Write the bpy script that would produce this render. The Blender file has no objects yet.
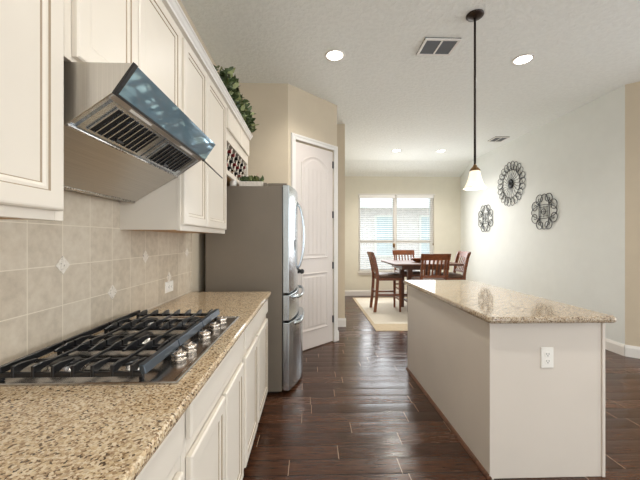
import bpy, bmesh, math, random
from mathutils import Vector, Matrix
random.seed(7)
PI = math.pi
SC = bpy.context.scene
COL = SC.collection

# ------------------------------------------------------------------ camera
cam_d = bpy.data.cameras.new('camera'); cam = bpy.data.objects.new('camera', cam_d); COL.objects.link(cam)
cam_d.sensor_width = 36; cam_d.lens = 36 * 322 / 640
cam_d.clip_start = .02; cam_d.clip_end = 200
cam.location = (0, 0, 1.33)
cam.rotation_euler = (PI / 2, 0, -math.atan(9 / 322))
SC.camera = cam

# ------------------------------------------------------------------ world, light, exposure
w = bpy.data.worlds.new('sky'); SC.world = w; w.use_nodes = True
bg = w.node_tree.nodes['Background']
bg.inputs[0].default_value = (.90, .95, 1.0, 1); bg.inputs[1].default_value = 2.5


def area(name, loc, rot, sx, sy, power, color):
    d = bpy.data.lights.new(name, 'AREA'); d.shape = 'RECTANGLE'; d.size = sx; d.size_y = sy
    d.energy = power; d.color = color
    o = bpy.data.objects.new(name, d); COL.objects.link(o); o.location = loc; o.rotation_euler = rot
    return o


area('added_fill_rear', (1.8, -3.2, 1.65), (PI / 2 + .7, 0, 0), 3.4, 2.0, 35, (1, .98, .96))  # unseen fill lamp, added to stand in for daylight from behind the camera
area('added_fill_living', (7.6, 0.8, 1.5), (PI / 2 + .75, 0, PI / 2), 5.5, 2.4, 190, (.98, .985, 1))  # added lamp out of view on the living side, tilted up to brighten the ceiling
area('daylight_dining_window', (2.05, 7.45, 1.5), (-PI / 2 - .05, 0, 0), 1.7, 1.7, 36, (.96, .98, 1))
SC.view_settings.view_transform = 'Standard'; SC.view_settings.look = 'None'
SC.view_settings.gamma = 1; SC.view_settings.use_curve_mapping = False
SC.view_settings.exposure = 0.13
SC.cycles.use_denoising = True
SC.cycles.max_bounces = 10; SC.cycles.diffuse_bounces = 6


# ------------------------------------------------------------------ materials
def lin(c):
    r = []
    for v in c:
        v /= 255
        r.append(v / 12.92 if v <= .04045 else ((v + .055) / 1.055) ** 2.4)
    return (*r, 1)


class NT:
    def __init__(s, name):
        s.m = bpy.data.materials.new(name); s.m.use_nodes = True
        s.t = s.m.node_tree; s.n = s.t.nodes; s.b = s.n['Principled BSDF']

    def new(s, ty, **kw):
        x = s.n.new(ty)
        for k, v in kw.items(): setattr(x, k, v)
        return x

    def link(s, a, b): s.t.links.new(a, b)

    def coord(s, scale=(1, 1, 1), kind='Object'):
        tc = s.new('ShaderNodeTexCoord'); mp = s.new('ShaderNodeMapping')
        mp.inputs['Scale'].default_value = scale
        s.link(tc.outputs[kind], mp.inputs[0]); return mp.outputs[0]

    def noise(s, vec, scale, detail=2, rough=.5):
        x = s.new('ShaderNodeTexNoise'); x.inputs['Scale'].default_value = scale
        x.inputs['Detail'].default_value = detail; x.inputs['Roughness'].default_value = rough
        s.link(vec, x.inputs['Vector']); return x.outputs[0]

    def ramp(s, fac, stops, interp='LINEAR'):
        x = s.new('ShaderNodeValToRGB'); cr = x.color_ramp; cr.interpolation = interp
        while len(cr.elements) < len(stops): cr.elements.new(.5)
        for e, (p, c) in zip(cr.elements, stops): e.position = p; e.color = c
        s.link(fac, x.inputs[0]); return x.outputs[0]

    def math(s, op, a, b=None, c=None):
        x = s.new('ShaderNodeMath', operation=op)
        for i, v in enumerate((a, b, c)):
            if v is None: continue
            if isinstance(v, (int, float)): x.inputs[i].default_value = v
            else: s.link(v, x.inputs[i])
        return x.outputs[0]

    def mix(s, f, a, b, mode='MIX'):
        x = s.new('ShaderNodeMix', data_type='RGBA', blend_type=mode)
        for i, v in ((0, f), (6, a), (7, b)):
            if isinstance(v, (int, float, tuple)): x.inputs[i].default_value = v
            else: s.link(v, x.inputs[i])
        return x.outputs[2]

    def bump(s, h, strength, dist):
        x = s.new('ShaderNodeBump'); x.inputs['Strength'].default_value = strength
        x.inputs['Distance'].default_value = dist
        s.link(h, x.inputs['Height']); s.link(x.outputs[0], s.b.inputs['Normal'])

    def set(s, **kw):
        for k, v in kw.items():
            k = k.replace('_', ' ')
            if isinstance(v, (int, float, tuple)): s.b.inputs[k].default_value = v
            else: s.link(v, s.b.inputs[k])
        return s.m


def plain(name, rgb, rough=.5, metal=0., var=.05, vscale=6, bump=0, bscale=60, **kw):
    t = NT(name); v = t.coord()
    c = lin(rgb); a = tuple(x * (1 - var) for x in c[:3]) + (1,); b = tuple(min(1, x * (1 + var)) for x in c[:3]) + (1,)
    col = t.ramp(t.noise(v, vscale, 3), [(.3, a), (.7, b)])
    t.set(Base_Color=col, Roughness=rough, Metallic=metal, **kw)
    if bump: t.bump(t.noise(v, bscale, 4), bump, .004)
    return t.m


def brushed(name, rgb, rough, scale=(2, 2, 200), var=.12):
    t = NT(name); v = t.coord(scale); n = t.noise(v, 3, 3)
    c = lin(rgb)
    col = t.ramp(n, [(.25, tuple(x * (1 - var) for x in c[:3]) + (1,)), (.75, tuple(min(1, x * (1 + var)) for x in c[:3]) + (1,))])
    r = t.math('MULTIPLY_ADD', n, .12, rough - .06)
    return t.set(Base_Color=col, Metallic=1., Roughness=r)


def wood(name, dark, light, rough=.3, scale=(1, 1, 8)):
    t = NT(name); v = t.coord(scale)
    n = t.noise(v, 14, 5, .6)
    return t.set(Base_Color=t.ramp(n, [(.3, lin(dark)), (.7, lin(light))]), Roughness=rough)


M = {}
M['cab'] = plain('cream_cabinet_paint', (222, 214, 201), .38, var=.02, vscale=3)
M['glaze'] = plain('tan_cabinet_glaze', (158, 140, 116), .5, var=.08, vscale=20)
M['cab_in'] = plain('maple_cabinet_inside', (190, 150, 105), .5, var=.08)
M['door'] = plain('pantry_door_paint', (218, 210, 204), .4, var=.012)
M['island'] = plain('greige_island_paint', (218, 209, 198), .42, var=.02, vscale=3)
M['white'] = plain('white_trim_paint', (228, 225, 220), .35, var=.015)
M['tan'] = plain('tan_wall_paint', (203, 190, 168), .85, var=.02, bump=.15, bscale=90)
M['cream'] = plain('cream_wall_paint', (222, 218, 203), .85, var=.02, bump=.15, bscale=90)
M['offwhite'] = plain('off_white_wall', (224, 227, 224), .85, var=.015, bump=.15, bscale=90)  # wall colour, whiter than the tan walls
t = NT('knockdown_ceiling'); v = t.coord()
n = t.noise(v, 26, 4, .6)
t.set(Base_Color=t.ramp(n, [(.35, lin((236, 239, 236))), (.65, lin((242, 245, 242)))]), Roughness=.9)
t.bump(t.ramp(n, [(.44, (0, 0, 0, 1)), (.56, (1, 1, 1, 1))]), .35, .006)
M['ceil'] = t.m

# dark plank floor: boards run along X, .13 m wide
t = NT('dark_plank_floor'); tc = t.new('ShaderNodeTexCoord'); sp = t.new('ShaderNodeSeparateXYZ'); t.link(tc.outputs['Object'], sp.inputs[0])
X, Y = sp.outputs[0], sp.outputs[1]
yr = t.math('DIVIDE', Y, .13); row = t.math('FLOOR', yr); fy = t.math('FRACT', yr); fy0 = fy
wn = t.new('ShaderNodeTexWhiteNoise', noise_dimensions='1D'); t.link(row, wn.inputs['W'])
wn2 = t.new('ShaderNodeTexWhiteNoise', noise_dimensions='1D'); t.link(t.math('ADD', row, 37.3), wn2.inputs['W'])
L = t.math('MULTIPLY_ADD', wn2.outputs[0], .55, .62)
xr = t.math('DIVIDE', t.math('MULTIPLY_ADD', wn.outputs[0], 3.0, X), L)
ix = t.math('FLOOR', xr); fx = t.math('FRACT', xr)
cm = t.new('ShaderNodeCombineXYZ'); t.link(row, cm.inputs[0]); t.link(ix, cm.inputs[1])
wn3 = t.new('ShaderNodeTexWhiteNoise', noise_dimensions='3D'); t.link(cm.outputs[0], wn3.inputs['Vector'])
mp = t.new('ShaderNodeMapping'); mp.inputs['Scale'].default_value = (1.6, 14, 1); t.link(tc.outputs['Object'], mp.inputs[0])
ad = t.new('ShaderNodeVectorMath', operation='ADD'); t.link(mp.outputs[0], ad.inputs[0]); t.link(wn3.outputs[1], ad.inputs[1])
gr = t.noise(ad.outputs[0], 5, 6, .65)
base = t.ramp(t.math('ADD', t.math('MULTIPLY', gr, .75), t.math('MULTIPLY_ADD', wn3.outputs[0], .20, .06)),
              [(.3, lin((40, 23, 15))), (.55, lin((70, 43, 28))), (.8, lin((104, 68, 45)))])
seam = t.math('LESS_THAN', fy, .045)
joint = t.math('LESS_THAN', t.math('MULTIPLY', fx, L), .004)
c1 = t.mix(seam, base, lin((26, 15, 11)))
c2 = t.mix(joint, c1, lin((160, 136, 114)))
t.set(Base_Color=c2, Roughness=t.math('ADD', t.math('MULTIPLY_ADD', gr, .14, .11), t.math('MULTIPLY', wn3.outputs[0], .10)))
und = t.noise(t.coord((.6, 5, 1)), 3.0, 3)
cup = t.math('MULTIPLY', t.math('POWER', t.math('ABSOLUTE', t.math('SUBTRACT', fy0, .5)), 2.5), -3.0)
hh = t.math('ADD', t.math('SUBTRACT', t.math('MULTIPLY', und, .8), t.math('MULTIPLY', seam, .5)), t.math('MULTIPLY', gr, .25))
t.bump(t.math('ADD', hh, cup), .30, .008)
M['floor'] = t.m

# granite
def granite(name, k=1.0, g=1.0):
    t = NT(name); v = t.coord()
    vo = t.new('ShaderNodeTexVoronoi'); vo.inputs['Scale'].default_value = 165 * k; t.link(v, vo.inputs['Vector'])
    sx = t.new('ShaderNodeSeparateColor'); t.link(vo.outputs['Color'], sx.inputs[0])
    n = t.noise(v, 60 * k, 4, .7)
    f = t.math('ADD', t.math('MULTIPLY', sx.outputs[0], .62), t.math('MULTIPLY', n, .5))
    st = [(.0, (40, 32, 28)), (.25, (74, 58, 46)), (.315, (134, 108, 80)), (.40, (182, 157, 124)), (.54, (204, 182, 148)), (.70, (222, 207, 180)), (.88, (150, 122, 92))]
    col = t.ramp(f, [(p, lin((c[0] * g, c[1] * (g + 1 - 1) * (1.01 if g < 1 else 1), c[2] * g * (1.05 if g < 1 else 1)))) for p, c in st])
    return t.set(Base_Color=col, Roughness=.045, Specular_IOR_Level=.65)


M['granite'] = granite('speckled_granite', 1.25)
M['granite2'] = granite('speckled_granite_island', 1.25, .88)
# tile: squares of .155 m, real grid from y = 1.129, z = 1.233
t = NT('beige_stone_tile'); tc = t.new('ShaderNodeTexCoord'); sp = t.new('ShaderNodeSeparateXYZ'); t.link(tc.outputs['Object'], sp.inputs[0])
ty = t.math('DIVIDE', t.math('ADD', sp.outputs[1], -1.117 + .1554 * 20), .1554); tz = t.math('DIVIDE', t.math('ADD', sp.outputs[2], -1.233 + 1.55), .155)
fy = t.math('FRACT', ty); fz = t.math('FRACT', tz)
dy = t.math('ABSOLUTE', t.math('SUBTRACT', fy, .5)); dz = t.math('ABSOLUTE', t.math('SUBTRACT', fz, .5))
gro = t.math('GREATER_THAN', t.math('MAXIMUM', dy, dz), .488)
cm = t.new('ShaderNodeCombineXYZ'); t.link(t.math('FLOOR', ty), cm.inputs[0]); t.link(t.math('FLOOR', tz), cm.inputs[1])
wn = t.new('ShaderNodeTexWhiteNoise', noise_dimensions='3D'); t.link(cm.outputs[0], wn.inputs['Vector'])
n = t.noise(t.coord(), 22, 5, .65)
f = t.math('ADD', t.math('MULTIPLY', n, .8), t.math('MULTIPLY', wn.outputs[0], .2))
tc_ = t.ramp(f, [(.3, lin((184, 171, 152))), (.5, lin((200, 187, 168))), (.7, lin((210, 199, 181)))])
t.set(Base_Color=t.mix(gro, tc_, lin((222, 212, 194))), Roughness=.42)
t.bump(t.math('SUBTRACT', t.math('MULTIPLY', n, .1), gro), .5, .002)
M['tile'] = t.m
t = NT('marble_accent'); v = t.coord(); n = t.noise(v, 70, 3, .7)
t.set(Base_Color=t.ramp(n, [(.33, lin((70, 60, 52))), (.40, lin((215, 206, 192))), (.7, lin((236, 230, 220)))]), Roughness=.3)
M['accent'] = t.m
M['steel'] = brushed('brushed_stainless', (206, 202, 196), .27, (1, 120, 1))
M['steel_v'] = brushed('brushed_stainless_door', (200, 206, 210), .24, (90, 90, 1))
M['steel_hood'] = brushed('brushed_stainless_hood', (200, 196, 190), .33, (150, 1, 1))
M['chrome'] = brushed('polished_knob_metal', (216, 206, 194), .24, (4, 4, 4))
M['filter'] = brushed('polished_filter_steel', (196, 204, 214), .18, (30, 3, 3))
M['cook'] = brushed('cooktop_steel', (176, 174, 173), .2, (1, 140, 1))
M['iron'] = plain('black_cast_iron', (24, 25, 28), .28, var=.2, bump=.1, bscale=300)
M['ironbar'] = plain('polished_grate_rail', (74, 84, 94), .3, metal=.7, var=.02)
M['fridge_side'] = plain('taupe_fridge_side', (124, 114, 101), .45, metal=.15, var=.03, bump=.08, bscale=500)
M['glass_hood'] = plain('blue_tinted_visor_glass', (160, 196, 214), .04, metal=.65, var=.06, vscale=4)
M['black'] = plain('black_metal', (22, 20, 20), .4, var=.1)
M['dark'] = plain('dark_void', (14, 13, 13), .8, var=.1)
M['bronze'] = plain('oil_rubbed_bronze', (52, 42, 36), .38, metal=.6, var=.15)
M['brass'] = plain('aged_brass', (120, 92, 58), .35, metal=.8, var=.15)
M['chair'] = wood('dark_cherry_wood', (76, 42, 24), (146, 84, 48), .32)
M['table'] = wood('dark_table_wood', (74, 44, 30), (112, 70, 48), .5, (8, 1, 1))
M['leather'] = plain('brown_leather_seat', (88, 66, 54), .5, var=.12, bump=.2, bscale=120)
M['plinth'] = wood('brown_wood_trim', (70, 42, 28), (120, 78, 52), .4, (1, 8, 1))
t = NT('woven_rug'); v = t.coord(); wv = t.new('ShaderNodeTexWave', wave_type='BANDS', bands_direction='DIAGONAL'); wv.inputs['Scale'].default_value = 9; wv.inputs['Distortion'].default_value = 1.2
t.link(v, wv.inputs['Vector'])
t.set(Base_Color=t.ramp(wv.outputs[1], [(.2, lin((214, 206, 190))), (.8, lin((234, 229, 218)))]), Roughness=.95); t.bump(t.noise(v, 180, 2), .5, .004)
M['rug'] = t.m
M['rug_b'] = plain('tan_rug_border', (202, 186, 160), .95, var=.12, vscale=60, bump=.4, bscale=200)
M['art'] = plain('grey_wrought_metal', (62, 64, 66), .42, metal=.5, var=.2, vscale=20)
M['plastic'] = plain('white_plastic', (240, 237, 230), .3, var=.01)
M['blind'] = plain('white_blind_slat', (244, 243, 240), .45, var=.01)
M['leaf'] = plain('dark_green_leaf', (72, 88, 50), .5, var=.35, vscale=30)
M['leaf2'] = plain('pale_green_leaf', (140, 148, 100), .5, var=.3, vscale=30)
M['stem'] = plain('brown_vine_stem', (84, 66, 44), .7, var=.2)
M['vent_grey'] = plain('vent_louvre_grey', (120, 124, 128), .4, var=.05)
M['pink'] = plain('dusty_pink_ceramic', (196, 152, 140), .4, var=.1)
M['tray'] = plain('whitewashed_tray', (222, 214, 202), .6, var=.12, vscale=50)
M['bottle'] = plain('dark_bottle_glass', (26, 30, 26), .1, var=.2)
M['foil'] = plain('red_bottle_foil', (120, 32, 34), .35, var=.15)
t = NT('neighbour_brick'); br = t.new('ShaderNodeTexBrick'); br.inputs['Scale'].default_value = 5
br.inputs['Color1'].default_value = lin((226, 214, 212)); br.inputs['Color2'].default_value = lin((206, 194, 192)); br.inputs['Mortar'].default_value = lin((244, 242, 240))
mp = t.new('ShaderNodeMapping'); mp.inputs['Rotation'].default_value = (PI / 2, 0, 0); tc = t.new('ShaderNodeTexCoord')
t.link(tc.outputs['Object'], mp.inputs[0]); t.link(mp.outputs[0], br.inputs['Vector'])
t.set(Base_Color=br.outputs[0], Roughness=.9)
M['brick'] = t.m
M['roof'] = plain('grey_shingle_roof', (214, 212, 214), .9, var=.1, vscale=30)
M['skypane'] = plain('pale_reflecting_pane', (196, 208, 214), .15)
M['grass'] = plain('pale_lawn', (200, 200, 180), .95, var=.25, vscale=12)
def glass(name, rgb=(245, 250, 252)):
    t = NT(name); g = t.new('ShaderNodeBsdfTransparent'); g.inputs[0].default_value = lin(rgb)
    gl = t.new('ShaderNodeBsdfGlossy'); gl.inputs['Roughness'].default_value = .02
    n = t.noise(t.coord(), 2, 1)
    fr = t.new('ShaderNodeFresnel'); fr.inputs[0].default_value = 1.3
    mx = t.new('ShaderNodeMixShader'); t.link(fr.outputs[0], mx.inputs[0]); t.link(g.outputs[0], mx.inputs[1]); t.link(gl.outputs[0], mx.inputs[2])
    t.link(mx.outputs[0], t.n['Material Output'].inputs[0]); return t.m
M['glass'] = glass('window_glass')
def emis(name, rgb, s):
    t = NT(name); return t.set(Base_Color=lin((240, 235, 225)), Emission_Color=lin(rgb), Emission_Strength=s, Roughness=.5)
M['lamp'] = emis('recessed_lamp_lens', (255, 248, 236), 9)
M['shade'] = emis('frosted_glass_shade', (255, 236, 206), .55)
M['bulb'] = emis('glowing_bulb', (255, 240, 212), 12)


# ------------------------------------------------------------------ geometry helpers
def woff(o):
    v = Vector((0, 0, 0))
    while o is not None:
        v += Vector(o.location); o = o.parent
    return v


class MB:
    """collects shapes in world coordinates, builds ONE mesh object"""
    def __init__(s): s.v = []; s.f = []; s.m = []; s.sm = []

    def add(s, vs, fs, m=0, smooth=False):
        k = len(s.v); s.v += [tuple(x) for x in vs]
        for f in fs: s.f.append(tuple(i + k for i in f)); s.m.append(m); s.sm.append(smooth)
        return s

    def box(s, x0, x1, y0, y1, z0, z1, m=0):
        vs = [(x, y, z) for z in (z0, z1) for y in (y0, y1) for x in (x0, x1)]
        return s.add(vs, [(0, 2, 3, 1), (4, 5, 7, 6), (0, 1, 5, 4), (2, 6, 7, 3), (0, 4, 6, 2), (1, 3, 7, 5)], m)

    def prism(s, prof, axis, a, b, m=0, smooth=False):
        """prof: list of 2D points; axis 'x','y','z' extrusion direction from a to b"""
        def P(p, t):
            return {'x': (t, p[0], p[1]), 'y': (p[0], t, p[1]), 'z': (p[0], p[1], t)}[axis]
        n = len(prof); vs = [P(p, a) for p in prof] + [P(p, b) for p in prof]
        fs = [tuple(range(n))[::-1], tuple(range(n, 2 * n))]
        s.add(vs, fs, m)
        k = len(s.v) - 2 * n
        for i in range(n):
            j = (i + 1) % n; s.f.append((k + i, k + j, k + n + j, k + n + i)); s.m.append(m); s.sm.append(smooth)
        return s

    def loops(s, ls, cap0=True, cap1=True, m=0, smooth=False, closed=True):
        n = len(ls[0]); vs = [p for l in ls for p in l]; fs = []
        for k in range(len(ls) - 1):
            for i in range(n if closed else n - 1):
                j = (i + 1) % n; fs.append((k * n + i, k * n + j, (k + 1) * n + j, (k + 1) * n + i))
        s.add(vs, fs, m, smooth); b = len(s.v) - len(vs)
        if cap0: s.f.append(tuple(b + i for i in range(n))[::-1]); s.m.append(m); s.sm.append(False)
        if cap1: s.f.append(tuple(b + (len(ls) - 1) * n + i for i in range(n))); s.m.append(m); s.sm.append(False)
        return s

    def lathe(s, prof, c=(0, 0, 0), axis='z', n=20, m=0, smooth=True, cap=True):
        """prof: (radius, height) along the axis"""
        ls = []
        for r, h in prof:
            l = []
            for i in range(n):
                a = 2 * PI * i / n; u, v2 = r * math.cos(a), r * math.sin(a)
                p = {'z': (u, v2, h), 'y': (u, h, v2), 'x': (h, u, v2)}[axis]
                l.append((p[0] + c[0], p[1] + c[1], p[2] + c[2]))
            ls.append(l)
        return s.loops(ls, cap, cap, m, smooth)

    def tube(s, pts, r, n=6, m=0, closed=False, flat=1.0):
        P = [Vector(p) for p in pts]; ls = []; N = len(P); up = None
        for i, p in enumerate(P):
            if closed: d = P[(i + 1) % N] - P[i - 1]
            else: d = P[min(i + 1, N - 1)] - P[max(i - 1, 0)]
            if d.length < 1e-9: d = Vector((0, 0, 1))
            d.normalize()
            if up is None:
                up = Vector((0, 0, 1)) if abs(d.z) < .9 else Vector((1, 0, 0))
            u = d.cross(up)
            if u.length < 1e-6: u = d.cross(Vector((0, 1, 0)))
            u.normalize(); v = u.cross(d).normalized(); up = v
            rr = r[i] if isinstance(r, (list, tuple)) else r
            ls.append([p + u * rr * math.cos(2 * PI * k / n) + v * rr * flat * math.sin(2 * PI * k / n) for k in range(n)])
        if closed: ls.append(ls[0])
        return s.loops(ls, not closed, not closed, m, True)

    def bar(s, a, b, w, h, m=0, up=(0, 0, 1)):
        """rectangular bar from a to b, w across, h along up"""
        a = Vector(a); b = Vector(b); d = (b - a).normalized(); up = Vector(up)
        u = d.cross(up).normalized(); v = u.cross(d)
        L = [[p + u * sx * w / 2 + v * sy * h / 2 for sx, sy in ((-1, -1), (1, -1), (1, 1), (-1, 1))] for p in (a, b)]
        return s.loops(L, m=m)

    def rings(s, o, u, v, n, w, h, prof, m=0, alt=None):
        """panel w x h at origin o in the plane u,v, profile of (inset, height)"""
        o, u, v, n = map(Vector, (o, u, v, n)); ls = []
        for ins, d in prof:
            ls.append([o + u * a + v * b + n * d for a, b in ((ins, ins), (w - ins, ins), (w - ins, h - ins), (ins, h - ins))])
        s.loops(ls, m=m)
        if alt:   # ring numbers that take the second material
            base = len(s.f) - 2 - 4 * (len(ls) - 1)
            for k in alt:
                for i in range(4): s.m[base + k * 4 + i] = 1
        return s

    def build(s, name, mats, parent=None, bevel=0, seg=2, local=False, subsurf=0):
        me = bpy.data.meshes.new(name)
        off = Vector((0, 0, 0)) if (local or parent is None) else woff(parent)
        me.from_pydata([(x - off.x, y - off.y, z - off.z) for x, y, z in s.v], [], s.f)
        if not isinstance(mats, (list, tuple)): mats = [mats]
        for mm in mats: me.materials.append(M[mm])
        for p, mi, sm in zip(me.polygons, s.m, s.sm): p.material_index = mi; p.use_smooth = sm
        me.validate()
        bm = bmesh.new(); bm.from_mesh(me); bmesh.ops.recalc_face_normals(bm, faces=bm.faces); bm.to_mesh(me); bm.free()
        o = bpy.data.objects.new(name, me); COL.objects.link(o)
        if parent is not None: o.parent = parent
        if bevel:
            b = o.modifiers.new('bevel', 'BEVEL'); b.width = bevel; b.segments = seg; b.limit_method = 'ANGLE'; b.angle_limit = .6
            b.harden_normals = False
        if subsurf:
            b = o.modifiers.new('sub', 'SUBSURF'); b.levels = subsurf; b.render_levels = subsurf
        return o


def tag(o, label=None, cat=None, group=None, kind=None):
    if label: o['label'] = label
    if cat: o['category'] = cat
    if group: o['group'] = group
    if kind: o['kind'] = kind
    return o


def thing(name, label, cat, loc=(0, 0, 0), rz=0, group=None):
    o = bpy.data.objects.new(name, None); COL.objects.link(o); o.location = loc; o.rotation_euler = (0, 0, rz)
    o.empty_display_size = .1
    return tag(o, label, cat, group)


def struct(name, mb, mat, **kw): return tag(mb.build(name, mat, **kw), kind='structure')


def copy_tree(o, parent=None):
    c = o.copy(); COL.objects.link(c)
    if parent is not None: c.parent = parent
    for ch in list(o.children): copy_tree(ch, c)
    return c


# ------------------------------------------------------------------ the room
WX = -.968          # left wall face
RX = 3.60           # right wall face
FY = 7.66           # far wall face
CH = 3.11           # ceiling
P1 = Vector((-.261, 3.671, 0)); P2 = Vector((.344, 4.253, 0))
struct('floor', MB().box(-1.3, 9.5, -3.6, 8.0, -.1, 0), 'floor')
struct('ceiling', MB().box(-1.3, 9.5, -3.6, 7.15, CH, CH + .12).prism([(7.15, CH), (7.15, CH + .12), (7.85, CH + .0), (7.85, CH - .36)], 'x', -1.3, 9.5), 'ceil')
struct('wall_left', MB().box(WX - .12, WX, -3.6, 3.80, 0, CH), 'tan')
struct('wall_back', MB().box(-1.3, .2, -3.72, -3.6, 0, CH).box(4.4, 9.5, -3.72, -3.6, 0, CH).box(.2, 4.4, -3.72, -3.6, 0, .4).box(.2, 4.4, -3.72, -3.6, 2.6, CH), 'offwhite')
struct('wall_pantry_front', MB().box(WX, P1.x, P1.y, P1.y + .12, 0, CH), 'tan')
dv = (P2 - P1).normalized(); nv = Vector((dv.y, -dv.x, 0)); wlen = (P2 - P1).length
def dpt(a, n=0, z=0): p = P1 + dv * a + nv * n; return Vector((p.x, p.y, z))
ang = math.atan2(dv.y, dv.x)
D0, D1, DT = .105, .765, 2.49     # door leaf span along the diagonal wall and its top
mb = MB()
def dbox(mb, a0, a1, n0, n1, z0, z1, m=0):
    return mb.loops([[dpt(a0, n0, z), dpt(a1, n0, z), dpt(a1, n1, z), dpt(a0, n1, z)] for z in (z0, z1)], m=m)
dbox(mb, 0, D0 - .006, -.12, 0, 0, CH); dbox(mb, D1 + .006, wlen, -.12, 0, 0, CH); dbox(mb, D0 - .006, D1 + .006, -.12, 0, DT + .006, CH)
struct('wall_pantry', mb, 'tan')
struct('wall_pantry_side', MB().box(P2.x - .12, P2.x, P2.y + .02, 4.93, 0, CH), 'tan')
struct('wall_hall', MB().box(-.2, .52, 4.93, FY, 0, CH), 'tan')
WX0, WX1, WZ0, WZ1 = 1.134, 2.955, .578, 2.40
mb = MB().box(.40, WX0, FY, FY + .15, 0, CH).box(WX1, RX + .12, FY, FY + .15, 0, CH).box(WX0, WX1, FY, FY + .15, 0, WZ0).box(WX0, WX1, FY, FY + .15, WZ1, CH)
struct('wall_far', mb, 'cream')
struct('wall_right', MB().box(RX, RX + .12, 3.594, FY, 0, CH), 'offwhite')
mb = MB(); a = Vector((RX, 3.594)); e = Vector((.766, -.643)); q = a + e * 1.3; nn = Vector((.643, .766)) * .12
mb.loops([[(a.x, a.y, z), (q.x, q.y, z), (q.x + nn.x, q.y + nn.y, z), (a.x + .12, a.y + .02, z)] for z in (0, CH)])
struct('wall_angled', mb, 'tan')
struct('wall_living', MB().box(q.x, 9.5, q.y - .0, q.y + .12, 0, CH), 'tan')

BB = [(0, 0), (.016, 0), (.016, .10), (.010, .118), (.006, .13), (0, .13)]
def baseboard(name, p, q2, nrm):
    p = Vector(p); q2 = Vector(q2); nrm = Vector(nrm)
    mb = MB(); mb.loops([[(r.x + nrm.x * d, r.y + nrm.y * d, z) for d, z in BB] for r in (p, q2)])
    d = (q2 - p).normalized()
    struct(name, mb, 'white')
baseboard('baseboard_far', (.52, FY), (RX, FY), (0, -1))
baseboard('baseboard_right', (RX, 3.594), (RX, FY), (-1, 0))
baseboard('baseboard_angled', (RX, 3.594), (q.x, q.y), (-.643, -.766))
baseboard('baseboard_hall', (P2.x, 4.93), (.536, 4.93), (0, -1))
baseboard('baseboard_hall_side', (.52, 4.93), (.52, FY - .016), (1, 0))
baseboard('baseboard_pantry', (dpt(.862).x, dpt(.862).y), (P2.x, P2.y), (nv.x, nv.y))

# pantry door: casing (trim_1) and leaf (door_1)
mb = MB()
dbox(mb, D0 - .065, D0 - .004, 0, .02, 0, DT + .07); dbox(mb, D1 + .004, wlen - .004, 0, .02, 0, DT + .07); dbox(mb, D0 - .004, D1 + .004, 0, .02, DT + .006, DT + .07)
dbox(mb, D0 - .058, D0 - .030, .02, .026, 0, DT + .064); dbox(mb, D1 + .030, D1 + .058, .02, .026, 0, DT + .064); dbox(mb, D0 - .03, D1 + .03, .02, .026, DT + .04, DT + .064)
struct('trim_1', mb, 'white', bevel=.004)
door = tag(bpy.data.objects.new('door_1', None), kind='structure'); COL.objects.link(door); door.location = dpt(D0, 0, 0)
mb = MB(); dbox(mb, D0, D1, -.045, -.008, .012, DT - .012)
wl = D1 - D0
def pan(mb, a0, a1, z0, z1, arch=0):
    def poly(i, n):
        pts = [(a0 + i, z0 + i), (a1 - i, z0 + i), (a1 - i, z1 - i - arch)]
        K = 10
        if arch:
            for k in range(1, K):
                t2 = k / K; aa = (a1 - i) + (a0 - a1 + 2 * i) * t2
                pts.append((aa, z1 - i - arch + arch * math.sin(PI * t2) ** .8))
        pts.append((a0 + i, z1 - i - arch))
        return [dpt(a, n, z) for a, z in pts]
    mb.loops([poly(0, -.010), poly(.0, -.004), poly(.008, .003), poly(.016, .000), poly(.030, -.0077)], cap0=False, cap1=False)
    mb.loops([poly(.045, -.0085), poly(.055, -.003)], cap0=False, cap1=True)
    for k in range(1, 5):
        aa = a0 + .055 + (a1 - a0 - .11) * k / 5
        dbox(mb, aa - .004, aa + .004, -.004, .0008, z0 + .06, z1 - .06 - arch)
pan(mb, D0 + .10, D1 - .10, 1.10, 2.36, .10); pan(mb, D0 + .10, D1 - .10, .22, .93)
mb.build('leaf', 'door', door)
mb = MB(); kc = dpt(D0 + .062, 0, .965)
prof = [(.028, 0), (.028, .006), (.012, .010), (.011, .035), (.024, .045), (.030, .058), (.026, .070), (.010, .074)]
ls = []
for r, h in prof:
    ls.append([kc + nv * (h - .008) + dv * r * math.cos(2 * PI * k / 16) + Vector((0, 0, r * math.sin(2 * PI * k / 16))) for k in range(16)])
mb.loops(ls, smooth=True).build('knob', 'black', door)
for z in (.30, 1.0, 1.66, 2.31):
    mb = MB(); dbox(mb, D1 - .012, D1 + .012, -.008, .006, z - .045, z + .045); mb.build('hinge', 'black', door, bevel=.002)

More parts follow.
